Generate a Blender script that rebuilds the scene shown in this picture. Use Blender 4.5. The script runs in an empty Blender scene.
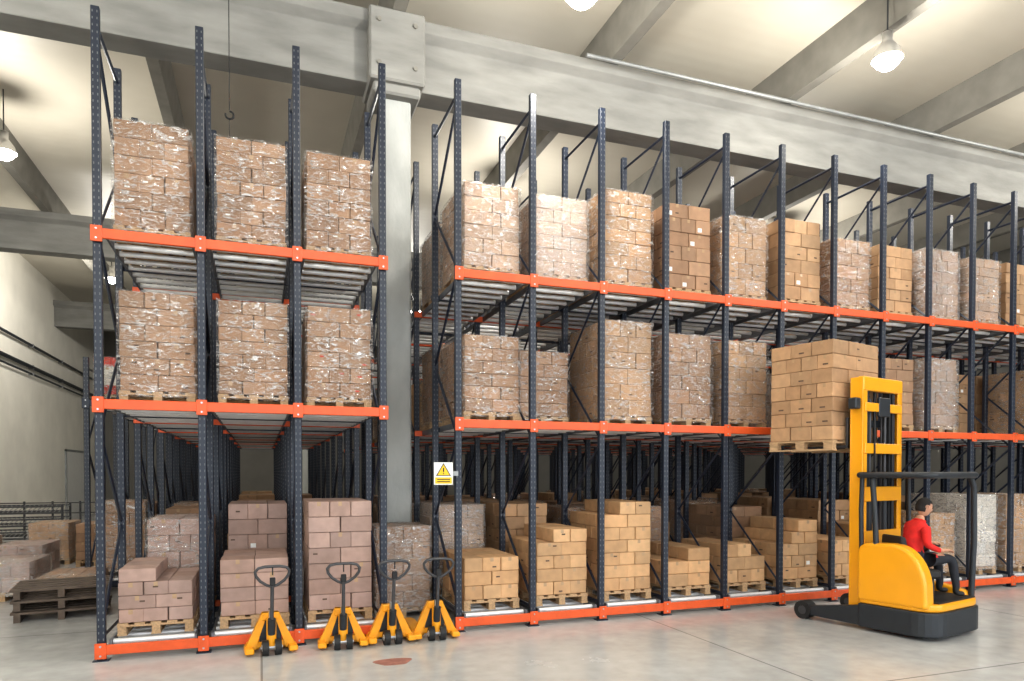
import bpy, bmesh, math, random
from mathutils import Vector, Matrix
random.seed(7)
scene=bpy.context.scene
COL=scene.collection

# ---------------------------------------------------------------- materials
def new_mat(name):
    m=bpy.data.materials.new(name); m.use_nodes=True
    nt=m.node_tree; b=nt.nodes['Principled BSDF']
    return m,nt,b
def N(nt,t,**k):
    n=nt.nodes.new(t)
    for a,v in k.items(): setattr(n,a,v)
    return n
def simple(name,c,rough=.5,metal=0.,var=.12,scale=8,bump=0.,bscale=60,stretch=None,coat=0):
    m,nt,b=new_mat(name)
    tc=N(nt,'ShaderNodeTexCoord'); mp=N(nt,'ShaderNodeMapping')
    nt.links.new(tc.outputs['Object'],mp.inputs['Vector'])
    if stretch: mp.inputs['Scale'].default_value=stretch
    no=N(nt,'ShaderNodeTexNoise'); no.inputs['Scale'].default_value=scale; no.inputs['Detail'].default_value=6
    nt.links.new(mp.outputs[0],no.inputs['Vector'])
    mr=N(nt,'ShaderNodeMapRange'); mr.inputs['From Min'].default_value=.3; mr.inputs['From Max'].default_value=.7
    mr.inputs['To Min'].default_value=1-var; mr.inputs['To Max'].default_value=1+var
    nt.links.new(no.outputs['Fac'],mr.inputs['Value'])
    mx=N(nt,'ShaderNodeVectorMath',operation='SCALE'); mx.inputs[0].default_value=c[:3]
    nt.links.new(mr.outputs[0],mx.inputs['Scale'])
    nt.links.new(mx.outputs[0],b.inputs['Base Color'])
    b.inputs['Roughness'].default_value=rough; b.inputs['Metallic'].default_value=metal
    if coat: b.inputs['Coat Weight'].default_value=coat
    if bump:
        n2=N(nt,'ShaderNodeTexNoise'); n2.inputs['Scale'].default_value=bscale; n2.inputs['Detail'].default_value=4
        nt.links.new(mp.outputs[0],n2.inputs['Vector'])
        bp=N(nt,'ShaderNodeBump'); bp.inputs['Strength'].default_value=bump; bp.inputs['Distance'].default_value=.01
        nt.links.new(n2.outputs['Fac'],bp.inputs['Height']); nt.links.new(bp.outputs[0],b.inputs['Normal'])
    return m
M={}
M['navy']=simple('navy_steel_paint',(.012,.019,.038),.42,0,.15)
M['orange']=simple('orange_beam_paint',(.70,.10,.018),.42,0,.10)
M['roller']=simple('zinc_roller',(.80,.81,.82),.38,.35,.06)
M['rail']=simple('lane_rail_steel',(.16,.17,.19),.5,.4,.1)
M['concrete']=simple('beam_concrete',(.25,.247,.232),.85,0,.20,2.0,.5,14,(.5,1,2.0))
M['column']=simple('column_concrete',(.42,.43,.415),.8,0,.12,3,.35,20,(1,1,.5))
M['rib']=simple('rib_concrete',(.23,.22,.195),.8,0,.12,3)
M['wall']=simple('wall_plaster',(.86,.83,.75),.8,0,.05,1.2)
M['wallgrey']=simple('wall_back_panel',(.20,.19,.17),.8,0,.08,1.2)
M['wood']=simple('pallet_wood',(.48,.32,.18),.8,0,.25,7,.3,40,(6,1,6))
M['darkwood']=simple('old_pallet_wood',(.12,.09,.07),.85,0,.25,7)
M['yellow']=simple('truck_yellow_paint',(.90,.39,.006),.32,0,.03,3,coat=.4)
M['jack']=simple('jack_orange_paint',(.86,.37,.012),.4,0,.08)
M['dgrey']=simple('dark_grey_plastic',(.020,.024,.030),.45,0,.1)
M['black']=simple('black_rubber',(.012,.012,.013),.6,0,.1)
M['steel']=simple('steel',(.45,.45,.46),.3,.9,.06)
M['handle']=simple('handle_grey',(.07,.07,.075),.4,.3,.1)
M['red']=simple('red_shirt',(.66,.018,.014),.8,0,.15,14,.3,30)
M['trouser']=simple('dark_trousers',(.02,.022,.03),.85,0,.2,12,.3,30)
M['skin']=simple('skin',(.52,.27,.17),.5,0,.05)
M['hair']=simple('dark_hair',(.010,.007,.006),.75,0,.3,40,.6,60)
M['white']=simple('white_paint',(.80,.80,.78),.5,0,.03)
M['eye']=simple('eye',(.02,.015,.01),.2)
M['lip']=simple('lip',(.42,.15,.12),.5)
M['signy']=simple('sign_yellow',(.90,.55,.01),.5,0,.02)
M['tape']=simple('packing_tape',(.46,.31,.18),.25,0,.1)
M['print']=simple('box_print',(.10,.06,.04),.7,0,.2)
M['redprint']=simple('red_print',(.55,.06,.03),.6,0,.1)
M['stain']=simple('red_floor_paint',(.33,.15,.12),.6,0,.25,9)
M['lampshade']=simple('lamp_aluminium',(.7,.7,.7),.3,.8,.03)
M['galv']=simple('galvanised_tray',(.33,.34,.34),.5,.5,.15,4)
def perforated():
    m,nt,b=new_mat('perforated_upright_paint')
    tc=N(nt,'ShaderNodeTexCoord'); sp=N(nt,'ShaderNodeSeparateXYZ'); nt.links.new(tc.outputs['Object'],sp.inputs[0])
    a=N(nt,'ShaderNodeMath',operation='MODULO'); a.inputs[1].default_value=.075; nt.links.new(sp.outputs['Z'],a.inputs[0])
    l=N(nt,'ShaderNodeMath',operation='LESS_THAN'); l.inputs[1].default_value=.026; nt.links.new(a.outputs[0],l.inputs[0])
    ab=N(nt,'ShaderNodeMath',operation='ABSOLUTE'); nt.links.new(sp.outputs['X'],ab.inputs[0])
    s=N(nt,'ShaderNodeMath',operation='SUBTRACT'); s.inputs[1].default_value=.023; nt.links.new(ab.outputs[0],s.inputs[0])
    ab2=N(nt,'ShaderNodeMath',operation='ABSOLUTE'); nt.links.new(s.outputs[0],ab2.inputs[0])
    l2=N(nt,'ShaderNodeMath',operation='LESS_THAN'); l2.inputs[1].default_value=.005; nt.links.new(ab2.outputs[0],l2.inputs[0])
    mu=N(nt,'ShaderNodeMath',operation='MULTIPLY'); nt.links.new(l.outputs[0],mu.inputs[0]); nt.links.new(l2.outputs[0],mu.inputs[1])
    mx=N(nt,'ShaderNodeMix',data_type='RGBA'); nt.links.new(mu.outputs[0],mx.inputs[0])
    mx.inputs[6].default_value=(.009,.015,.031,1); mx.inputs[7].default_value=(.13,.135,.14,1)
    nt.links.new(mx.outputs[2],b.inputs['Base Color']); b.inputs['Roughness'].default_value=.42
    return m
M['perf']=perforated()
def cardboard():
    m,nt,b=new_mat('cardboard')
    at=N(nt,'ShaderNodeAttribute'); at.attribute_name='col'
    tc=N(nt,'ShaderNodeTexCoord'); no=N(nt,'ShaderNodeTexNoise'); no.inputs['Scale'].default_value=9; no.inputs['Detail'].default_value=5
    nt.links.new(tc.outputs['Object'],no.inputs['Vector'])
    mr=N(nt,'ShaderNodeMapRange'); mr.inputs['From Min'].default_value=.3; mr.inputs['From Max'].default_value=.7
    mr.inputs['To Min'].default_value=.9; mr.inputs['To Max'].default_value=1.1
    nt.links.new(no.outputs['Fac'],mr.inputs['Value'])
    v=N(nt,'ShaderNodeVectorMath',operation='SCALE'); nt.links.new(at.outputs['Color'],v.inputs[0]); nt.links.new(mr.outputs[0],v.inputs['Scale'])
    nt.links.new(v.outputs[0],b.inputs['Base Color']); b.inputs['Roughness'].default_value=.75
    return m
M['card']=cardboard()
def film(name,lo,hi,f0,f1):
    m,nt,b=new_mat(name)
    nt.nodes.remove(b); out=nt.nodes['Material Output']
    tc=N(nt,'ShaderNodeTexCoord'); mp=N(nt,'ShaderNodeMapping'); mp.inputs['Scale'].default_value=(4,4,11)
    mp.inputs['Rotation'].default_value=(.3,.25,0)
    oi=N(nt,'ShaderNodeObjectInfo'); ml=N(nt,'ShaderNodeMath',operation='MULTIPLY'); ml.inputs[1].default_value=17
    nt.links.new(oi.outputs['Random'],ml.inputs[0]); cb=N(nt,'ShaderNodeCombineXYZ'); nt.links.new(ml.outputs[0],cb.inputs['X'])
    nt.links.new(cb.outputs[0],mp.inputs['Location'])
    nt.links.new(tc.outputs['Object'],mp.inputs['Vector'])
    no=N(nt,'ShaderNodeTexNoise'); no.inputs['Scale'].default_value=2.4; no.inputs['Detail'].default_value=8; no.inputs['Distortion'].default_value=1.6
    nt.links.new(mp.outputs[0],no.inputs['Vector'])
    r=N(nt,'ShaderNodeMapRange'); r.inputs['From Min'].default_value=lo; r.inputs['From Max'].default_value=hi
    r.inputs['To Min'].default_value=f0; r.inputs['To Max'].default_value=f1
    nt.links.new(no.outputs['Fac'],r.inputs['Value'])
    bp=N(nt,'ShaderNodeBump'); bp.inputs['Strength'].default_value=1; bp.inputs['Distance'].default_value=.05
    nt.links.new(no.outputs['Fac'],bp.inputs['Height'])
    tr=N(nt,'ShaderNodeBsdfTransparent'); gl=N(nt,'ShaderNodeBsdfGlossy'); gl.inputs['Roughness'].default_value=.12
    gl.inputs['Color'].default_value=(.97,.97,.97,1)
    df=N(nt,'ShaderNodeBsdfDiffuse'); df.inputs['Color'].default_value=(.80,.77,.75,1)
    nt.links.new(bp.outputs[0],gl.inputs['Normal'])
    m1=N(nt,'ShaderNodeMixShader'); m1.inputs[0].default_value=.45; nt.links.new(gl.outputs[0],m1.inputs[1]); nt.links.new(df.outputs[0],m1.inputs[2])
    m2=N(nt,'ShaderNodeMixShader'); nt.links.new(r.outputs[0],m2.inputs[0]); nt.links.new(tr.outputs[0],m2.inputs[1]); nt.links.new(m1.outputs[0],m2.inputs[2])
    nt.links.new(m2.outputs[0],out.inputs['Surface'])
    return m
M['film']=film('stretch_film',.50,.67,.06,.9)
M['filmw']=film('stretch_film_thick',.46,.66,.16,.82)
def emis(name,c,s):
    m,nt,b=new_mat(name)
    b.inputs['Emission Color'].default_value=(*c,1); b.inputs['Emission Strength'].default_value=s
    return m
M['glow']=emis('lamp_glow',(1,.97,.9),30)
def floor_mat():
    m,nt,b=new_mat('polished_concrete_floor')
    tc=N(nt,'ShaderNodeTexCoord')
    n1=N(nt,'ShaderNodeTexNoise'); n1.inputs['Scale'].default_value=.45; n1.inputs['Detail'].default_value=8; n1.inputs['Roughness'].default_value=.65
    n2=N(nt,'ShaderNodeTexNoise'); n2.inputs['Scale'].default_value=5; n2.inputs['Detail'].default_value=8
    for n in (n1,n2): nt.links.new(tc.outputs['Object'],n.inputs['Vector'])
    r=N(nt,'ShaderNodeValToRGB'); r.color_ramp.elements[0].position=.34; r.color_ramp.elements[1].position=.66
    r.color_ramp.elements[0].color=(.42,.425,.42,1); r.color_ramp.elements[1].color=(.57,.58,.58,1)
    ad=N(nt,'ShaderNodeMath',operation='ADD'); m5=N(nt,'ShaderNodeMath',operation='MULTIPLY'); m5.inputs[1].default_value=.4
    m6=N(nt,'ShaderNodeMath',operation='MULTIPLY'); m6.inputs[1].default_value=.6
    nt.links.new(n1.outputs['Fac'],m6.inputs[0]); nt.links.new(n2.outputs['Fac'],m5.inputs[0]); nt.links.new(m6.outputs[0],ad.inputs[0]); nt.links.new(m5.outputs[0],ad.inputs[1])
    nt.links.new(ad.outputs[0],r.inputs[0])
    br=N(nt,'ShaderNodeTexBrick'); br.offset=0; br.inputs['Scale'].default_value=1; br.inputs['Brick Width'].default_value=5.2; br.inputs['Row Height'].default_value=5.2
    br.inputs['Mortar Size'].default_value=.012; br.inputs['Color1'].default_value=(1,1,1,1); br.inputs['Color2'].default_value=(.94,.94,.94,1); br.inputs['Mortar'].default_value=(.5,.5,.5,1)
    nt.links.new(tc.outputs['Object'],br.inputs['Vector'])
    mx=N(nt,'ShaderNodeMix',data_type='RGBA',blend_type='MULTIPLY'); mx.inputs[0].default_value=1
    nt.links.new(r.outputs[0],mx.inputs[6]); nt.links.new(br.outputs['Color'],mx.inputs[7])
    nt.links.new(mx.outputs[2],b.inputs['Base Color'])
    rr=N(nt,'ShaderNodeMapRange'); rr.inputs['To Min'].default_value=.08; rr.inputs['To Max'].default_value=.38
    nt.links.new(n1.outputs['Fac'],rr.inputs['Value']); nt.links.new(rr.outputs[0],b.inputs['Roughness'])
    return m
M['floor']=floor_mat()
def ceil_mat():
    m,nt,b=new_mat('ceiling_panels')
    tc=N(nt,'ShaderNodeTexCoord')
    w=N(nt,'ShaderNodeTexWave',bands_direction='Y'); w.inputs['Scale'].default_value=1.2; w.inputs['Distortion'].default_value=0
    nt.links.new(tc.outputs['Object'],w.inputs['Vector'])
    n=N(nt,'ShaderNodeTexNoise'); n.inputs['Scale'].default_value=.8; nt.links.new(tc.outputs['Object'],n.inputs['Vector'])
    r=N(nt,'ShaderNodeValToRGB'); r.color_ramp.elements[0].color=(.56,.52,.44,1); r.color_ramp.elements[1].color=(.68,.64,.555,1)
    nt.links.new(n.outputs['Fac'],r.inputs[0]); nt.links.new(r.outputs[0],b.inputs['Base Color'])
    bp=N(nt,'ShaderNodeBump'); bp.inputs['Strength'].default_value=.08; bp.inputs['Distance'].default_value=.02
    nt.links.new(w.outputs['Fac'],bp.inputs['Height']); nt.links.new(bp.outputs[0],b.inputs['Normal'])
    b.inputs['Roughness'].default_value=.5
    return m
M['ceil']=ceil_mat()

# ---------------------------------------------------------------- mesh builder
class MB:
    def __init__(s): s.v=[];s.f=[];s.m=[];s.c=[];s.sm=[];s.mats=[]
    def mi(s,k):
        if k not in s.mats: s.mats.append(k)
        return s.mats.index(k)
    def add(s,vs,fs,mat,col=(1,1,1),smooth=False):
        o=len(s.v); s.v+= [tuple(v) for v in vs]; i=s.mi(mat)
        for f in fs:
            s.f.append([o+a for a in f]); s.m.append(i); s.c.append(col); s.sm.append(smooth)
    def box(s,x0,x1,y0,y1,z0,z1,mat,ch=0,col=(1,1,1)):
        if ch<=0:
            vs=[(x,y,z) for x in (x0,x1) for y in (y0,y1) for z in (z0,z1)]
            fs=[(0,1,3,2),(4,6,7,5),(0,4,5,1),(2,3,7,6),(0,2,6,4),(1,5,7,3)]
            s.add(vs,fs,mat,col); return
        X=(x0,x1);Y=(y0,y1);Z=(z0,z1); idx={}; vs=[]
        for i in (0,1):
            for j in (0,1):
                for k in (0,1):
                    sx=ch*(1-2*i);sy=ch*(1-2*j);sz=ch*(1-2*k)
                    for a in range(3):
                        p=[X[i]+(0 if a==0 else sx),Y[j]+(0 if a==1 else sy),Z[k]+(0 if a==2 else sz)]
                        idx[(i,j,k,a)]=len(vs); vs.append(p)
        fs=[]
        for i in (0,1): fs.append([idx[(i,j,k,0)] for j,k in ((0,0),(1,0),(1,1),(0,1))])
        for j in (0,1): fs.append([idx[(i,j,k,1)] for i,k in ((0,0),(1,0),(1,1),(0,1))])
        for k in (0,1): fs.append([idx[(i,j,k,2)] for i,j in ((0,0),(1,0),(1,1),(0,1))])
        for j in (0,1):
            for k in (0,1): fs.append([idx[(0,j,k,1)],idx[(1,j,k,1)],idx[(1,j,k,2)],idx[(0,j,k,2)]])
        for i in (0,1):
            for k in (0,1): fs.append([idx[(i,0,k,0)],idx[(i,1,k,0)],idx[(i,1,k,2)],idx[(i,0,k,2)]])
        for i in (0,1):
            for j in (0,1): fs.append([idx[(i,j,0,0)],idx[(i,j,1,0)],idx[(i,j,1,1)],idx[(i,j,0,1)]])
        for i in (0,1):
            for j in (0,1):
                for k in (0,1): fs.append([idx[(i,j,k,a)] for a in range(3)])
        s.add(vs,fs,mat,col)
    def cyl(s,p0,p1,r,mat,n=10,r2=None,smooth=True):
        p0=Vector(p0);p1=Vector(p1); d=(p1-p0).normalized(); r2=r if r2 is None else r2
        u=d.orthogonal().normalized(); w=d.cross(u)
        vs=[];
        for p,rr in ((p0,r),(p1,r2)):
            for i in range(n):
                a=2*math.pi*i/n+math.pi/4; vs.append(p+u*rr*math.cos(a)+w*rr*math.sin(a))
        fs=[(i,(i+1)%n,n+(i+1)%n,n+i) for i in range(n)]
        s.add(vs,fs,mat,smooth=smooth and n>5)
        s.add(vs[:n],[list(range(n))],mat); s.add(vs[n:],[list(range(n))],mat)
    def tube(s,pts,r,mat,n=8,closed=False):
        pts=[Vector(p) for p in pts]; m=len(pts); rings=[]
        prev=None
        for i in range(m):
            a=pts[(i-1)%m] if (closed or i>0) else pts[i]; b=pts[(i+1)%m] if (closed or i<m-1) else pts[i]
            d=(b-a).normalized()
            if prev is None: u=d.orthogonal().normalized()
            else:
                u=prev-d*prev.dot(d); u.normalize()
            prev=u; w=d.cross(u)
            rings.append([pts[i]+u*r*math.cos(2*math.pi*k/n)+w*r*math.sin(2*math.pi*k/n) for k in range(n)])
        vs=[v for q in rings for v in q]; fs=[]
        for i in range(m if closed else m-1):
            j=(i+1)%m
            for k in range(n): fs.append((i*n+k,i*n+(k+1)%n,j*n+(k+1)%n,j*n+k))
        s.add(vs,fs,mat,smooth=True)
        if not closed:
            s.add(rings[0],[list(range(n))],mat); s.add(rings[-1],[list(range(n))],mat)
    def prism(s,pts,a0,a1,axis,mat):
        def mk(p,a):
            if axis=='x': return (a,p[0],p[1])
            if axis=='y': return (p[0],a,p[1])
            return (p[0],p[1],a)
        n=len(pts); vs=[mk(p,a0) for p in pts]+[mk(p,a1) for p in pts]
        fs=[(i,(i+1)%n,n+(i+1)%n,n+i) for i in range(n)]+[list(range(n)),list(range(n,2*n))]
        s.add(vs,fs,mat)
    def lathe(s,prof,c,mat,n=24):
        vs=[];m=len(prof)
        for r,z in prof:
            for k in range(n):
                a=2*math.pi*k/n; vs.append((c[0]+r*math.cos(a),c[1]+r*math.sin(a),c[2]+z))
        fs=[(i*n+k,i*n+(k+1)%n,(i+1)*n+(k+1)%n,(i+1)*n+k) for i in range(m-1) for k in range(n)]
        s.add(vs,fs,mat,smooth=True)
    def mesh(s,name):
        me=bpy.data.meshes.new(name); me.from_pydata(s.v,[],s.f)
        for k in s.mats: me.materials.append(M[k])
        me.polygons.foreach_set('material_index',s.m); me.polygons.foreach_set('use_smooth',s.sm)
        if 'card' in s.mats:
            at=me.color_attributes.new('col','FLOAT_COLOR','CORNER'); buf=[]
            for f,c in zip(s.f,s.c): buf+= [c[0],c[1],c[2],1.]*len(f)
            at.data.foreach_set('color',buf)
        bm=bmesh.new(); bm.from_mesh(me); bmesh.ops.recalc_face_normals(bm,faces=bm.faces); bm.to_mesh(me); bm.free()
        me.update(); return me
    def obj(s,name,parent=None,loc=(0,0,0),rot=0,bevel=0):
        return place(s.mesh(name),name,parent,loc,rot,bevel)
def place(me,name,parent=None,loc=(0,0,0),rot=0,bevel=0):
    o=bpy.data.objects.new(name,me); COL.objects.link(o); o.location=loc; o.rotation_euler=(0,0,rot)
    if parent: o.parent=parent
    if bevel:
        b=o.modifiers.new('bevel','BEVEL'); b.width=bevel; b.segments=3; b.limit_method='ANGLE'
    return o
def empty(name,loc=(0,0,0),rot=0):
    e=bpy.data.objects.new(name,None); COL.objects.link(e); e.location=loc; e.rotation_euler=(0,0,rot); e.empty_display_size=.3; return e

# ---------------------------------------------------------------- camera
cam=bpy.data.cameras.new('camera'); co=bpy.data.objects.new('camera',cam); COL.objects.link(co)
co.location=(0,0,2.1)
PITCH=1.0
co.rotation_euler=(math.radians(90-PITCH),0,math.radians(-20))
cam.sensor_width=36; cam.lens=691/1024*36
cam.shift_y=(131.5+691*math.tan(math.radians(PITCH)))/1024; cam.clip_end=300
scene.camera=co

# ---------------------------------------------------------------- room shell
D=8.77
XL,XR,YB,YF=-8.0,27.0,42.0,-9.0
CZ=9.85
def box_obj(name,b,mat,ch=0,parent=None,bevel=0):
    m=MB(); m.box(*b,mat,ch); return m.obj(name,parent,bevel=bevel)
box_obj('floor',(XL-.2,XR+.2,YF-12,YB+.2,-.2,0),'floor')
box_obj('ceiling',(XL-.2,XR+.2,YF,YB+.2,CZ,CZ+.2),'ceil')
box_obj('wall_left',(XL-.2,XL,YF,YB,0,CZ),'wall')
box_obj('wall_back',(XL,XR,YB,YB+.2,0,CZ),'wallgrey')
box_obj('wall_right',(XR,XR+.2,YF,YB,0,CZ),'wallgrey')
m=MB()
for i in range(-2,8):
    x=2.05+3.76*i
    if x<XL or x>XR: continue
    m.prism([(x-.10,9.2),(x+.10,9.2),(x+.17,CZ),(x-.17,CZ)],YF,YB,'y','rib')
m.obj('ceiling_rib_beams')
for yb in (10.95,22.3,33.5):
    m=MB()
    m.prism([(yb,8.15),(yb+.46,8.15),(yb+.46,8.92),(yb+.60,9.02),(yb+.60,9.2),(yb-.14,9.2),(yb-.14,9.02),(yb,8.92)],XL,XR,'x','concrete')
    m.obj('concrete_main_beam',bevel=.015)
for (cx,cy) in ((2.06,11.17),(19.6,11.17),(2.06,33.7),(19.6,33.7)):
    m=MB()
    m.box(cx-.24,cx+.22,cy-.22,cy+.22,0,8.15,'column',.03)
    m.box(cx-.47,cx+.40,cy-.47,cy+.40,8.12,9.22,'concrete',.03)
    m.box(cx-.40,cx+.34,cy-.40,cy+.34,7.95,8.12,'concrete',.03)
    for dx in (-.32,.24):
        for dz in (8.35,9.0): m.cyl((cx+dx,cy-.50,dz),(cx+dx,cy-.46,dz),.035,'rib',8)
    m.obj('concrete_column')
m=MB()
m.box(-7.6,-6.95,5,22.1,7.5,7.57,'galv'); m.box(-7.6,-7.55,5,22.1,7.5,8.05,'galv'); m.box(-7.0,-6.95,5,22.1,7.5,7.85,'galv')
for y in range(6,22,3):
    m.box(-7.99,-6.95,y,y+.06,7.43,7.5,'galv'); m.cyl((-7.02,y+.03,7.5),(-7.02,y+.03,CZ),.012,'galv',6)
m.obj('cable_tray')
for z,r in ((6.75,.05),(5.95,.07),(5.7,.035)):
    m=MB(); m.cyl((XL+.12,4,z),(XL+.12,YB-.1,z),r,'dgrey',10); 
    for y in range(6,42,4): m.box(XL+.01,XL+.18,y,y+.05,z-r-.01,z+r+.01,'galv')
    m.obj('wall_conduit_pipe')
m=MB(); m.box(XL+.001,XL+.05,35,39,0,3.0,'white'); m.box(XL+.001,XL+.07,34.9,35.0,0,3.1,'galv'); m.box(XL+.001,XL+.07,39,39.1,0,3.1,'galv'); m.box(XL+.001,XL+.07,34.9,39.1,3.0,3.1,'galv')
m.obj('door_1')
m=MB(); m.cyl((5.2,10.62,9.12),(26.9,10.62,9.12),.035,'galv'); m.obj('conduit_pipe')
m=MB(); m.tube([(-.38,10.6,CZ),(-.38,10.6,7.2)],.006,'black')
m.tube([(-.38+.055*math.sin(a*.5),10.6,7.13+.055*math.cos(a*.5)) for a in range(0,11)],.014,'black')
m.tube([(-.38,10.6,7.08),(-.38,10.6,6.3)],.005,'black')
m.obj('hanging_hook')

# ---------------------------------------------------------------- racks
TOP=7.2; BAY=1.048; KD=2.55; FD=1.25; NK=6
def frame_mesh(TOP,name):
    m=MB()
    for y in (0,FD):
        m.box(-.043,.043,y-.036,y+.036,0.01,TOP,'perf',.006)
        m.box(-.08,.08,y-.07,y+.07,0,.012,'navy')
    z=.35; a=0
    m.cyl((0,0,.25),(0,FD,.25),.022,'navy',4); 
    m.cyl((0,0,TOP-.18),(0,FD,TOP-.18),.022,'navy',4)
    while z<TOP-1.3:
        y0,y1=(0,FD) if a%2==0 else (FD,0)
        m.cyl((0,y0,z),(0,y1,z+1.1),.020,'navy',4); z+=1.1; a+=1
    return m.mesh(name)
FM=frame_mesh(TOP,'upright_frame'); FML=frame_mesh(4.1,'upright_frame_low')
def lane_mesh(L,name):
    m=MB()
    for s in (-1,1): m.box(s*.435-.012,s*.435+.012,0,L,-.035,.04,'rail')
    y=.10
    while y<L-.05:
        m.cyl((-.42,y,0),(.42,y,0),.033,'roller',8); y+=.30
    return m.mesh(name)
LM=lane_mesh(NK*KD-1.3,'roller_lane'); LMS=lane_mesh((NK-2)*KD-1.3,'roller_lane_short')
def rack(name,xs,levels,k0=0,first_lane=LM,FM=FM,bm_='orange'):
    e=empty(name,(0,0,0))
    for x in xs:
        for k in range(k0,NK): place(FM,'upright_frame',e,(x,D+k*KD,0))
    for zi,z in enumerate(levels):
        m=MB()
        for k in range(k0,NK):
            h=.055 if k==k0 else .045
            yy=D+k*KD-.05; m.box(xs[0]-.045,xs[-1]+.045,yy-.022,yy+.022,z-h,z+h,bm_,.006)
            yy=D+k*KD+FD+.05; m.box(xs[0]-.045,xs[-1]+.045,yy-.018,yy+.018,z-.045,z+.02,'navy')
            yy=D+k*KD-.075
            if k==k0:
              for x in xs:
                m.box(x-.058,x+.058,yy-.006,yy+.012,z-.095,z+.08,bm_,.004)
                for dz in (-.06,.045): m.cyl((x,yy-.014,z+dz),(x,yy,z+dz),.012,'steel',6)
        m.obj('beams_level',e)
        for i in range(len(xs)-1):
            cx=(xs[i]+xs[i+1])/2
            place(first_lane,'roller_lane',e,(cx,D+k0*KD-.02,z+(.06 if zi==0 else 0)))
    return e
LX=[-1.673,-.63,.43,1.457]
RX=[2.438+BAY*i for i in range(15)]
LZ=(.125,2.85,4.72); RZ=(.125,2.735,4.69)
rack('pallet_flow_rack',LX,LZ)
rack('pallet_flow_rack',RX,RZ)
rack('pallet_flow_rack',[-2.84,-1.86],(.125,3.3),2,LMS,FML,'navy')

# ---------------------------------------------------------------- loads
PAL={'brown':(.36,.215,.128),'tan':(.58,.355,.185),'pink':(.41,.28,.235),'pale':(.46,.315,.22),'wal':(.45,.275,.15),'wht':(.72,.66,.58)}
cache={}
def load_mesh(layers,lh,wrap,pal,seed,w=.8,d=1.2,A=(2,4),B=(3,3),cut=None,mark='print',wood='wood',band=None):
    key=(layers,lh,wrap,pal,seed,w,d,cut,mark,band)
    if key in cache: return cache[key]
    rnd=random.Random(seed*31+layers); m=MB()
    hx,hy=w/2,d/2; 
    for k in range(5):
        c=-hx+.06+(w-.12)*k/4; m.box(c-.055,c+.055,-hy,hy,.122,.144,wood)
    for c in (-hy+.07,0,hy-.07):
        m.box(-hx,hx,c-.07,c+.07,.1,.122,wood)
        for q in (-hx+.05,0,hx-.05): m.box(q-.045,q+.045,c-.065,c+.065,.022,.1,wood)
    for q in (-hx+.05,0,hx-.05): m.box(q-.05,q+.05,-hy,hy,0,.022,wood)
    base=PAL[pal]; z0=.146
    bw,bd=w-.02,d-.02
    ztop=z0+layers*lh
    for l in range(layers):
        nx,ny=A if (l+seed)%2==0 else B
        sx,sy=bw/nx,bd/ny
        for i in range(nx):
            for j in range(ny):
                outer=i in (0,nx-1) or j in (0,ny-1)
                if not outer and l<layers-2: continue
                cx=-bw/2+sx*(i+.5); cy=-bd/2+sy*(j+.5)
                if cut and l>=layers-cut[1] and ((cut[0]=='L' and cx<-.01) or (cut[0]=='R' and cx>.01) or (cut[0]=='F' and cy<-.05)): continue
                k=rnd.uniform(.80,1.15); t=rnd.uniform(-.03,.03)
                col=(base[0]*k,base[1]*k*(1+t),base[2]*k*(1+2*t))
                if band is not None and l in band: col=(.55*k,.05*k,.03*k)
                jx=rnd.uniform(-.006,.006);jy=rnd.uniform(-.012,.004)
                x0,x1,y0,y1=cx-sx/2+.003+jx,cx+sx/2-.003+jx,cy-sy/2+.003+jy,cy+sy/2-.003+jy
                za,zb=z0+l*lh+.0015,z0+(l+1)*lh-.003
                m.box(x0,x1,y0,y1,za,zb,'card',.006,col)
                if j==0:
                    if rnd.random()<.5: m.box(cx-.022,cx+.022,y0-.0015,y0,zb-.055,zb-.003,'tape')
                    if rnd.random()<.28:
                        px=rnd.uniform(x0+.03,x1-.09); pz=rnd.uniform(za+.03,zb-.05)
                        m.box(px,px+.055,y0-.0015,y0,pz,pz+.02,mark)
                    if rnd.random()<.05 and not wrap:
                        m.box(x0+.03,x0+.10,y0-.0015,y0,za+.03,za+.09,'white')
                if i==0:
                    if rnd.random()<.3: m.box(x0-.0015,x0,cy-.05,cy+.03,za+.05,za+.07,mark)
                    if rnd.random()<.4: m.box(x0-.0015,x0,cy-.02,cy+.02,zb-.055,zb-.003,'tape')
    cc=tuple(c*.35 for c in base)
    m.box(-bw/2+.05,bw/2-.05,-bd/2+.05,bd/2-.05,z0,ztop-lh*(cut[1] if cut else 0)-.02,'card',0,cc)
    if wrap:
        e=.014; X,Y=hx+e,hy+e; Z0,Z1=.08,ztop+.006; nz=9
        def wob(): return rnd.uniform(-.007,.010)
        ns=5
        per=[(-X+2*X*i/ns,-Y,0,-1) for i in range(ns)]+[(X,-Y+2*Y*i/ns,1,0) for i in range(ns)]+[(X-2*X*i/ns,Y,0,1) for i in range(ns)]+[(-X,Y-2*Y*i/ns,-1,0) for i in range(ns)]
        n=len(per); vs=[]
        for a in range(nz+1):
            z=Z0+(Z1-Z0)*a/nz
            for (x,y,nx_,ny_) in per:
                q=wob(); vs.append((x+nx_*q,y+ny_*q,z+(wob() if 0<a<nz else 0)))
        fs=[(a*n+k,a*n+(k+1)%n,(a+1)*n+(k+1)%n,(a+1)*n+k) for a in range(nz) for k in range(n)]
        fs.append([nz*n+k for k in range(n)])
        m.add(vs,fs,'filmw' if wrap==2 else 'film',smooth=True)
    me=m.mesh('pallet_load_%d'%len(cache)); cache[key]=me; return me
def load(x,y,z,*a,rot=0,**k):
    return place(load_mesh(*a,**k),'pallet_of_boxes',None,(x,y,z),rot)
YL=D+.16+.6
P=1.36
UP=(.096,.036,.036)
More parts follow.
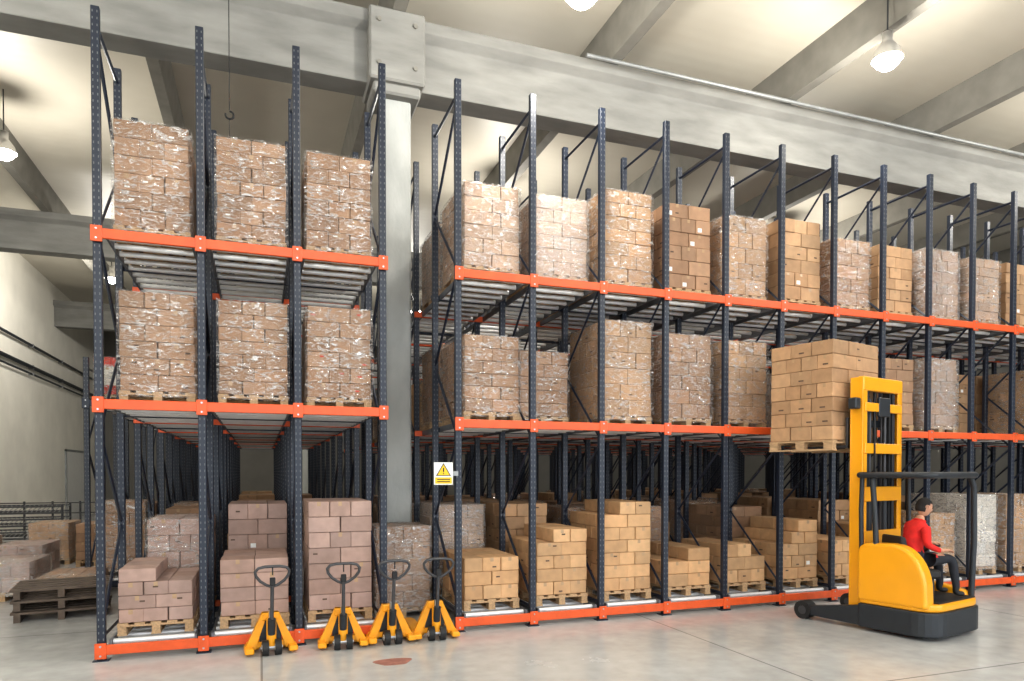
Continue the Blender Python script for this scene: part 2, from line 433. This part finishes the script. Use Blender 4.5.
def bc(xs,i): return (xs[i]+xs[i+1])/2
rn=random.Random(3)
for i,h in enumerate((1.20,1.18,1.16)):
    load(bc(LX,i)+(.0,.02,.0)[i],YL,LZ[2]+UP[2],(6,7,6)[i],round(h/(6,7,6)[i],4),1,'brown',i+1,mark='white')
for i,h in enumerate((1.14,1.12,1.13)):
    load(bc(LX,i)+(.04,.03,.0)[i],YL,LZ[1]+UP[1],(6,7,6)[i],round(h/(6,7,6)[i],4),1,'brown',i+4,mark=('print','white','redprint')[i])
u=UP[0]
load(bc(LX,0)+.0,YL,LZ[0]+u,4,.155,0,'pink',11,A=(2,3),B=(3,3),cut=('R',1))
load(bc(LX,0)+.12,YL+P,LZ[0]+u,5,.22,1,'pink',12)
load(bc(LX,1)+.03,YL,LZ[0]+u,4,.17,0,'pink',13,A=(2,3),B=(2,4))
load(bc(LX,1)+.06,YL+P,LZ[0]+u,6,.215,0,'pink',14)
load(bc(LX,2)+.0,YL,LZ[0]+u,7,.195,0,'pink',15)
tops=[(5.98,'pale',1),(5.96,'pale',2),(6.18,'wal',1),(6.13,'brown',0),(6.08,'wal',1),(6.15,'wal',0),(5.95,'brown',1),(5.98,'wal',0),(6.02,'brown',2),(5.97,'pale',1),(6.0,'wal',0),(6.0,'brown',1),(6.1,'wal',1),(6.0,'brown',1)]
for i,(t,p,wr) in enumerate(tops):
    L=(6,6,7,6,5,6,5)[i%7]
    h=round((t-RZ[2]-UP[2]-.146)/L,3)
    load(bc(RX,i),YL+rn.uniform(-.02,.06),RZ[2]+UP[2],L,h,wr,p,20+i%5,mark='white' if i in(0,1,2) else 'print')
mids={0:(3.95,'brown',1),2:(4.30,'wal',1),3:(4.18,'brown',1),4:(4.14,'wal',1),7:(4.05,'brown',0),8:(4.1,'brown',2),11:(4.1,'wal',1),12:(4.1,'brown',1)}
for i,(t,p,wr) in mids.items():
    h=round((t-RZ[1]-UP[1]-.146)/6,3)
    load(bc(RX,i),YL,RZ[1]+UP[1],6,h,wr,p,30+i%5)
load(bc(RX,0),YL,RZ[0]+u,3,.19,0,'tan',41,A=(2,3),B=(3,3))
load(bc(RX,0)-.08,YL+P,RZ[0]+u,6,.205,2,'pale',42)
load(bc(RX,1),YL,RZ[0]+u,5,.185,0,'tan',43,cut=('L',1))
load(bc(RX,1)-.05,YL+P,RZ[0]+u,6,.205,0,'wal',44)
load(bc(RX,2),YL,RZ[0]+u,7,.185,0,'tan',45,cut=('L',1))
load(bc(RX,3),YL,RZ[0]+u,3,.19,0,'tan',46,A=(2,4),B=(2,3),cut=('L',1))
load(bc(RX,4),YL,RZ[0]+u,3,.2,0,'tan',47,cut=('R',1))
load(bc(RX,5),YL,RZ[0]+u,5,.19,0,'tan',48,cut=('L',2))
load(bc(RX,6),YL,RZ[0]+u,3,.2,0,'tan',49)
load(bc(RX,7),YL,RZ[0]+u,4,.2,0,'tan',50,cut=('R',1))
load(bc(RX,8),YL,RZ[0]+u,5,.2,1,'wal',51)
load(bc(RX,9),YL,RZ[0]+u,6,.22,2,'wht',52)
load(bc(RX,10),YL,RZ[0]+u,6,.22,1,'wal',53)
for i in (11,12,13): load(bc(RX,i),YL,RZ[0]+u,5,.2,0,'tan',54)
var=[(6,.19,1,'brown',60),(6,.185,0,'brown',61),(5,.2,2,'pale',62),(6,.2,0,'wal',63),(4,.19,0,'tan',64)]
def deep(xs,i,lev,Z,prob,rows):
    for r in rows:
        if rn.random()<prob:
            v=var[rn.randrange(5)]
            load(bc(xs,i)+rn.uniform(-.03,.03),YL+P*r,Z[lev]+UP[lev],*v)
for i in range(3):
    deep(LX,i,0,LZ,.6,range(2,9)); deep(LX,i,1,LZ,.4,(2,4,5)); 
for i in range(14):
    deep(RX,i,0,RZ,.7,range(2,9)); 
    if i>=2: deep(RX,i,0,RZ,.7,(1,))
    deep(RX,i,1,RZ,.6,range(1,6))
    deep(RX,i,2,RZ,.3,(1,2))
load(bc(RX,1)-.1,YL+.45,RZ[1]+UP[1],5,.19,1,'brown',65)
load(1.92,10.25,0,5,.235,2,'brown',66,d=.8,A=(2,3),B=(3,2))
load(-2.35,D+2*KD+.75,3.3+.036,4,.165,1,'wht',70,mark='redprint',band=(0,3))
load(-2.35,D+2*KD+.75,.125+u,6,.2,1,'brown',61)
load(-2.35,D+2*KD+2.2,3.3+.036,4,.17,0,'brown',61)
load(-2.35,D+2*KD+2.2,.125+u,6,.185,0,'brown',61)
# floor storage at left
load(-2.9,13.2,0,1,.30,1,'brown',71)
load(-3.95,13.9,0,2,.24,2,'pink',72)
load(-5.0,14.6,0,2,.24,2,'pale',73)
load(-4.2,15.6,0,3,.2,1,'pink',74)
load(-5.4,16.4,0,3,.22,1,'brown',75)
load(-6.6,17.4,0,3,.22,2,'pale',73)
load(-3.45,18.2,0,4,.2,0,'brown',76)
load(-4.5,18.8,0,4,.2,1,'wal',77)
m=MB()
for s in range(3):
    for k in range(5): m.box(-.6,.6,-.5+.22*k,-.38+.22*k,.14+.16*s-.03,.16*s+.14,'darkwood')
    for q in (-.52,0,.52): m.box(q-.04,q+.04,-.5,.5,.16*s+.0,.16*s+.11,'darkwood')
pm=m.mesh('pallet_stack'); place(pm,'empty_pallet_stack',None,(-2.75,11.9,0),.15)
m=MB()
for lv in range(4):
    z=.1+.32*lv
    for x in (-1.3,1.3):
        for y in (-.5,.5): m.cyl((x,y,z-.1),(x,y,z+.22),.03,'handle',6)
    for k in range(27): m.cyl((-1.3+.1*k,-.5,z),(-1.3+.1*k,.5,z+.16),.009,'galv',5)
    for y in (-.5,.5): m.cyl((-1.3,y,z),(1.3,y,z),.025,'handle',6); m.cyl((-1.3,y,z+.16),(1.3,y,z+.16),.02,'handle',6)
place(m.mesh('steel_rack_cages'),'steel_cage_stack',None,(-6.1,21.0,0),.05)
m=MB()
for k in range(9): m.cyl((-7.8+.7*k,23.5,0),(-7.8+.7*k,23.5,1.25),.03,'handle',6)
for z in (.3,.6,.9,1.2): m.cyl((-7.8,23.5,z),(-2.2,23.5,z),.018,'handle',5)
m.obj('wire_fence')

# ---------------------------------------------------------------- sign
m=MB()
m.box(-.125,.125,-.006,.006,-.145,.145,'white')
m.add([(-.10,-.008,-.03),(.10,-.008,-.03),(0,-.008,.135)],[(0,1,2)],'black')
m.add([(-.082,-.010,-.021),(.082,-.010,-.021),(0,-.010,.116)],[(0,1,2)],'signy')
m.box(-.008,.008,-.013,-.011,.02,.075,'black'); m.box(-.008,.008,-.013,-.011,-.008,.006,'black')
m.box(-.11,.11,-.010,-.007,-.13,-.05,'signy')
for z in (-.075,-.105): m.box(-.085,.085,-.012,-.010,z-.006,z+.006,'black')
m.box(.10,.20,.006,.02,-.03,.03,'galv')
m.obj('warning_sign',None,(2.22,D-.08,2.08))

# ---------------------------------------------------------------- pallet jacks
def jack():
    m=MB()
    for s in (-1,1):
        m.box(s*.19-.075,s*.19+.075,.22,1.0,.022,.078,'jack',.012)
        m.prism([(s*.19-.075,1.0),(s*.19+.075,1.0),(s*.19+.035,1.12),(s*.19-.035,1.12)],.022,.07,'z','jack')
        m.cyl((s*.19-.04,.93,.04),(s*.19+.04,.93,.04),.038,'black',12)
        m.prism([(s*.03,.47),(s*.09,.47),(s*.285,.05),(s*.17,.05)],.12,.20,'y','jack')
        m.cyl((s*.07-.035,0,.09),(s*.07+.035,0,.09),.09,'black',18)
        m.cyl((s*.07-.037,0,.09),(s*.07+.037,0,.09),.04,'white',12)
        m.box(s*.24-.05,s*.24+.05,-.03,.22,.03,.09,'jack',.012)
    m.box(-.26,.26,.14,.24,.06,.13,'jack',.012)
    m.box(-.10,.10,.10,.20,.38,.47,'jack',.012)
    m.box(-.12,.12,.15,.19,.13,.40,'dgrey')
    m.cyl((0,.04,.09),(0,.04,.42),.055,'jack',14); m.cyl((0,.04,.42),(0,.04,.50),.028,'steel',12)
    m.cyl((-.12,0,.09),(.12,0,.09),.02,'steel',8)
    m.cyl((0,.02,.24),(0,-.03,.42),.045,'dgrey',12)
    m.cyl((0,-.02,.36),(0,-.10,.82),.021,'handle',10)
    pts=[]
    prof=[(0,.80),(.06,.82),(.13,.87),(.175,.93),(.185,.98),(.15,1.02),(.08,1.035),(0,1.035)]
    full=prof+[(-x,z) for x,z in prof[-2:0:-1]]
    for x,z in full: pts.append((x,-.10-(z-.84)*.17,z))
    m.tube(pts,.017,'handle',8,closed=True)
    m.box(-.03,.03,-.155,-.115,.82,.91,'black',.006)
    m.cyl((0,-.14,.94),(.0,-.15,1.03),.008,'black',6)
    return m.mesh('pallet_jack')
JM=jack()
for x,y,r in ((.11,8.36,.08),(.91,8.34,-.06),(1.50,8.38,.03),(2.06,8.40,-.05)):
    place(JM,'pallet_jack',None,(x,y,0),r)
m=MB(); pts=[(math.cos(a)*.2*(1+.2*math.sin(3*a)),math.sin(a)*.16*(1+.15*math.cos(2*a))) for a in [2*math.pi*k/24 for k in range(24)]]
m.prism(pts,.0,.002,'z','stain'); m.obj('painted_floor_mark',None,(1.37,7.6,0))

# ---------------------------------------------------------------- reach truck
TL=(8.10,7.15,0); TR=math.radians(13)
T=empty('reach_truck',TL,TR)
def rrect(x0,x1,y0,y1,rads):
    pts=[]; cs=[(x0,y0,rads[0],180),(x1,y0,rads[1],270),(x1,y1,rads[2],0),(x0,y1,rads[3],90)]
    for cx,cy,r,a0 in cs:
        ox=cx+(r if cx==x0 else -r); oy=cy+(r if cy==y0 else -r)
        for k in range(7):
            a=math.radians(a0+90*k/6); pts.append((ox+r*math.cos(a),oy+r*math.sin(a)))
    return pts
m=MB(); m.prism(rrect(-.65,.68,-.94,.05,(.28,.28,.04,.04)),.05,.36,'z','dgrey'); m.obj('chassis_skirt',T,bevel=.02)
m=MB(); m.prism(rrect(-.63,.66,-.92,.04,(.28,.28,.04,.04)),.36,.46,'z','yellow'); m.obj('chassis_deck',T,bevel=.03)
arc=[(-.40-.42*math.sin(math.radians(a)),.62+.56*math.cos(math.radians(a))) for a in range(0,91,9)]
m=MB(); m.prism([(.06,.40),(.06,1.04),(.03,1.12),(-.05,1.17)]+arc+[(-.83,.40)],-.645,-.43,'x','yellow'); m.obj('side_panel',T,bevel=.04)
m=MB(); m.prism([(.06,.40),(.06,.98),(-.05,1.02),(-.10,.95),(-.14,.62),(-.60,.56),(-.74,.52),(-.78,.40)],.52,.665,'x','yellow'); m.obj('side_panel_low',T,bevel=.035)
m=MB(); m.box(-.44,.53,-.10,.05,.42,1.04,'dgrey'); m.obj('battery_case',T,bevel=.02)
m=MB(); m.box(-.44,.50,-.88,-.12,.46,.475,'black'); m.obj('footwell_mat',T)
PIV=(-.16,-.40); PH=math.radians(-28)
def S(m,name,bevel=0):
    o=m.obj(name,T,(PIV[0],PIV[1],0),PH,bevel); return o
m=MB(); m.box(-.18,.26,-.24,.24,.72,.84,'black',.03); m.box(-.13,.20,-.18,.18,.47,.72,'dgrey',.01); S(m,'seat',.02)
m=MB(); m.prism([(-.24,.80),(-.16,.80),(-.17,1.05),(-.21,1.26),(-.28,1.28),(-.30,1.05)],-.21,.21,'y','black'); S(m,'seat_back',.03)
m=MB(); m.prism([(.40,.47),(.51,.47),(.51,.98),(.45,1.05),(.36,1.02),(.40,.9)],-.24,-.04,'y','dgrey')
m.cyl((.44,-.22,.95),(.36,-.38,1.09),.022,'black',8)
m.tube([(.355+.10*math.cos(a),-.40+.10*math.sin(a),1.105) for a in [2*math.pi*k/20 for k in range(20)]],.013,'black',8,closed=True)
m.cyl((.255,-.40,1.10),(.455,-.40,1.10),.010,'black',6)
m.obj('control_console',T)
m=MB()
m.tube([(-.60,-.18,1.05),(-.60,-.16,1.5),(-.59,-.12,1.95),(-.56,-.10,2.05)],.036,'dgrey')
m.tube([(-.60,.02,1.0),(-.60,.03,1.6),(-.58,.03,2.05)],.03,'dgrey')
m.tube([(.60,.02,.9),(.60,.03,1.6),(.58,.03,2.05)],.034,'dgrey')
m.tube([(.62,-.78,.42),(.64,-.80,1.2),(.62,-.80,1.9),(.55,-.78,2.05)],.040,'dgrey')
ring=rrect(-.62,.64,-.86,.06,(.16,.16,.05,.05))
m.tube([(x,y,2.06) for x,y in ring],.042,'dgrey',8,closed=True)
for k in range(7):
    x=-.48+.16*k; m.box(x-.012,x+.012,-.85,.05,2.04,2.09,'dgrey')
m.box(-.6,.6,-.12,-.06,2.04,2.085,'dgrey')
m.obj('overhead_guard',T)
for s,nm in ((-1,'support_leg_left'),(1,'support_leg_right')):
    m=MB(); m.prism([(.0,.06),(.0,.34),(.18,.30),(.72,.21),(.90,.19),(.90,.10),(.72,.07)],s*.57-.07,s*.57+.07,'x','dgrey'); m.obj(nm,T,bevel=.015)
    m=MB(); m.cyl((s*.57-.085,.86,.13),(s*.57+.085,.86,.13),.128,'black',24); m.cyl((s*.57-.09,.86,.13),(s*.57+.09,.86,.13),.06,'handle',16); m.obj('load_wheel',T)
m=MB(); m.cyl((-.2,-.55,.12),(-.08,-.55,.12),.12,'black',20); m.obj('drive_wheel',T)
m=MB()
for s in (-1,1):
    x=s*.44
    m.box(x-.055,x+.055,.08,.10,.08,3.38,'yellow',.004); m.box(x-.055,x+.055,.24,.26,.08,3.38,'yellow',.004)
    m.box(x+s*.035-.018,x+s*.035+.018,.08,.26,.08,3.38,'yellow',.004)
    x=s*.335; m.box(x-.03,x+.03,.11,.25,.12,3.30,'dgrey',.004)
    x=s*.27; m.box(x-.02,x+.02,.13,.25,.5,3.22,'black')
    m.cyl((s*.19,.16,.2),(s*.19,.16,2.0),.04,'dgrey',12); m.cyl((s*.19,.16,2.0),(s*.19,.16,3.1),.022,'handle',12)
    m.box(s*.08-.01,s*.08+.01,.14,.16,.6,3.2,'handle')
m.box(-.49,.49,.07,.16,3.20,3.39,'yellow',.012)
for z,h in ((2.98,.06),(2.42,.07),(1.80,.10),(1.2,.1),(.25,.12)): m.box(-.46,.46,.06,.11,z-h,z+h,'yellow',.008)
m.box(-.14,.14,.05,.09,2.86,3.12,'dgrey',.01)
m.box(-.62,-.50,.10,.22,2.95,3.10,'dgrey',.015)
m.tube([(-.2,.09,3.1),(-.26,.05,2.7),(-.24,.05,2.0),(-.22,.06,1.1)],.012,'black')
m.obj('mast',T)
FZ=2.43
m=MB()
m.box(-.42,.42,.27,.31,FZ-.08,FZ+.02,'dgrey',.006); m.box(-.42,.42,.27,.31,FZ+.30,FZ+.40,'dgrey',.006)
for x in (-.4,-.15,.15,.4): m.box(x-.02,x+.02,.27,.30,FZ,FZ+.9,'dgrey')
m.box(-.42,.42,.27,.30,FZ+.88,FZ+.93,'dgrey')
LCX=-.17
for s in (-1,1):
    x=LCX+s*.24
    m.box(x-.05,x+.05,.31,.345,FZ-.0,FZ+.42,'handle',.004)
    m.prism([(.31,FZ-.0),(1.28,FZ+.012),(1.28,FZ+.024),(.31,FZ+.042)],x-.05,x+.05,'x','handle')
m.obj('fork_carriage',T)
R=Matrix.Rotation(TR,3,'Z'); lp=Vector(TL)+R@Vector((LCX,.86,FZ-.035))
cl=load(lp.x,lp.y,lp.z,7,.196,0,'wal',80,rot=TR,w=1.14,d=1.0,A=(3,3),B=(2,4))

# ---------------------------------------------------------------- driver
dp=Vector(TL)+R@Vector((PIV[0],PIV[1],0))
E=empty('forklift_driver',dp,TR+PH)
def skin(name,pts,edges,root,parent,bones=None,mats=('skin',),sub=2):
    me=bpy.data.meshes.new(name); me.from_pydata([p[0] for p in pts],edges,[])
    o=bpy.data.objects.new(name,me); COL.objects.link(o)
    sk=o.modifiers.new('skin','SKIN'); ss=o.modifiers.new('sub','SUBSURF'); ss.levels=sub; ss.render_levels=sub
    sv=me.skin_vertices[0].data
    for i,p in enumerate(pts):
        r=p[1]; sv[i].radius=(r,r) if not isinstance(r,tuple) else r
        sv[i].use_root=(i==root)
    dg=bpy.context.evaluated_depsgraph_get(); dg.update()
    nm=bpy.data.meshes.new_from_object(o.evaluated_get(dg))
    bpy.data.objects.remove(o)
    nm.materials.clear()
    for k in mats: nm.materials.append(M[k])
    for f in nm.polygons:
        f.use_smooth=True
        if bones:
            c=f.center; best=None
            for (a,b,mi) in bones:
                A=Vector(pts[a][0]);B=Vector(pts[b][0]); ab=B-A
                t=max(0,min(1,(c-A).dot(ab)/max(ab.length_squared,1e-9))); d=(c-(A+ab*t)).length
                if best is None or d<best[0]: best=(d,mi)
            f.material_index=best[1]
    return place(nm,name,parent)
P_=[((0,0,.96),.135),((0,0,1.10),.125),((.03,0,1.25),.142),((.08,0,1.38),.118),((.115,0,1.475),.055),((.14,0,1.54),.05),
 ((.075,.165,1.39),.066),((.10,.25,1.17),.050),((.31,.17,1.15),.035),((.38,.15,1.15),.029),
 ((.075,-.165,1.39),.066),((.05,-.24,1.16),.050),((.24,-.20,1.09),.035),((.31,-.18,1.085),.029),
 ((.05,.10,.945),.095),((.45,.12,.98),.068),((.50,.13,.60),.045),((.48,.13,.53),.042),((.62,.14,.515),.032),
 ((.05,-.10,.945),.095),((.46,-.14,.98),.068),((.52,-.15,.60),.045),((.50,-.15,.53),.042),((.62,-.17,.515),.032)]
Ed=[(0,1),(1,2),(2,3),(3,4),(4,5),(3,6),(6,7),(7,8),(8,9),(3,10),(10,11),(11,12),(12,13),(0,14),(14,15),(15,16),(16,17),(17,18),(0,19),(19,20),(20,21),(21,22),(22,23)]
mm={ (4,5):1,(8,9):1,(12,13):1,(0,14):2,(14,15):2,(15,16):2,(0,19):2,(19,20):2,(20,21):2,(16,17):3,(17,18):3,(21,22):3,(22,23):3}
bones=[(a,b,mm.get((a,b),0)) for a,b in Ed]
skin('body',P_,Ed,0,E,bones,('red','skin','trouser','black'))
for nm,(wx,wy,wz),sgn in (('left_hand',(.38,.15,1.15),-1),('right_hand',(.31,-.18,1.085),1)):
    pts=[((wx-.02,wy,wz),.026),((wx+.045,wy,wz+.003),.028)]; ed=[(0,1)]
    for k,(off,L) in enumerate(((-.030,.06),(-.010,.072),(.010,.068),(.030,.052))):
        b=len(pts); pts+= [((wx+.075,wy+off,wz+.005),.010),((wx+.075+L*.55,wy+off,wz-.006),.009),((wx+.075+L*.75,wy+off,wz-.032),.008)]
        ed+= [(1,b),(b,b+1),(b+1,b+2)]
    b=len(pts); pts+= [((wx+.03,wy+sgn*.038,wz-.008),.011),((wx+.07,wy+sgn*.055,wz-.02),.009)]; ed+=[(1,b),(b,b+1)]
    skin(nm,pts,ed,0,E,None,('skin',),1)
def head():
    bm=bmesh.new(); bmesh.ops.create_uvsphere(bm,u_segments=32,v_segments=24,radius=1)
    for v in bm.verts:
        x,y,z=v.co
        sx=.098;sy=.076;sz=.118
        if z<0: sy*=1-.28*(-z)**1.3; sx*=1-.14*(-z)
        X,Y,Z=x*sx,y*sy,z*sz
        if x>0:
            X+= .022*math.exp(-((Y/.012)**2+((Z+.018)/.02)**2))
            X+= .006*math.exp(-((Y/.02)**2+((Z-.014)/.012)**2))
            X-= .008*sum(math.exp(-(((Y-s*.03)/.015)**2+((Z-.004)/.012)**2)) for s in (-1,1))
            X+= .006*math.exp(-((Y/.022)**2+((Z+.055)/.008)**2))
            X+= .008*math.exp(-((Y/.02)**2+((Z+.092)/.014)**2))
        v.co=(X,Y,Z)
    me=bpy.data.meshes.new('head'); bm.to_mesh(me); bm.free()
    me.materials.append(M['skin']); me.materials.append(M['lip'])
    for f in me.polygons:
        f.use_smooth=True
        c=f.center
        if c.x>.06 and abs(c.y)<.024 and abs(c.z+.055)<.006: f.material_index=1
    return me
HC=(.175,0,1.635)
h=place(head(),'head',E,HC); h.rotation_euler=(0,math.radians(10),math.radians(-6))
m=MB()
for s in (-1,1):
    m.lathe([(0,-.008),(.008,-.004),(.009,0),(.006,.006),(0,.008)],(.087,s*.03,.004),'eye',10)
    m.box(.090,.096,s*.03-.014,s*.03+.014,.020,.025,'hair')
    m.tube([(-.01+.02*math.cos(a),s*(.075+.008*math.sin(a)),-.0+.03*math.sin(a)) for a in [2*math.pi*k/12 for k in range(12)]],.007,'skin',6,closed=True)
f=m.obj('face_details',E,HC); f.rotation_euler=h.rotation_euler
bm=bmesh.new(); bmesh.ops.create_uvsphere(bm,u_segments=40,v_segments=28,radius=1)
dl=[]
for v in bm.verts:
    x,y,z=v.co
    if (x>.35 and z<.42) or (x>-.12 and z<.16) or z<-.58: dl.append(v)
    v.co=(x*.108-.006,y*.083,z*.124+.006)
bmesh.ops.delete(bm,geom=dl,context='VERTS')
me=bpy.data.meshes.new('hair'); bm.to_mesh(me); bm.free(); me.materials.append(M['hair'])
for p in me.polygons: p.use_smooth=True
hh=place(me,'hair',E,HC); hh.rotation_euler=h.rotation_euler
so=hh.modifiers.new('s','SOLIDIFY'); so.thickness=.010
m=MB(); m.tube([(.115+.060*math.cos(a),.060*math.sin(a),1.465-.015*math.cos(a)) for a in [2*math.pi*k/16 for k in range(16)]],.014,'red',8,closed=True); m.obj('collar',E)

# ---------------------------------------------------------------- lamps and world
def lamp(x,y,z=8.6,power=400):
    e=empty('high_bay_lamp',(x,y,z))
    m=MB()
    m.lathe([(.225,-.02),(.22,.0),(.19,.11),(.11,.22),(.08,.26),(.08,.40),(.0,.41)],(0,0,0),'lampshade')
    m.lathe([(.0,-.17),(.10,-.15),(.17,-.09),(.215,.0),(0,.002)],(0,0,0),'glow')
    m.cyl((0,0,.40),(0,0,CZ-z),.012,'dgrey',8)
    m.obj('lamp_body',e)
    l=bpy.data.lights.new('lamp_light','POINT'); l.energy=power; l.color=(1,.96,.875); l.shadow_soft_size=.22
    o=bpy.data.objects.new('lamp_light',l); COL.objects.link(o); o.parent=e; o.location=(0,0,-.42)
for x,y in ((-4.9,7),(-4.85,16.8),(-4.65,26.5),(5.95,27.7),(9.3,8.3),(16,8),(0,.6),(8.3,0),(16,0),(-5.0,-3),(15,27.),(3.5,-5),(13,-5),(5.9,17),(15,17)):
    lamp(x,y)
lamp(3.9,8.1,8.22)
w=bpy.data.worlds.new('world'); scene.world=w; w.use_nodes=True
bg=w.node_tree.nodes['Background']; bg.inputs['Color'].default_value=(.86,.93,1,1); bg.inputs['Strength'].default_value=3.1
scene.view_settings.view_transform='Standard'
scene.view_settings.exposure=0.10
scene.view_settings.gamma=0.92
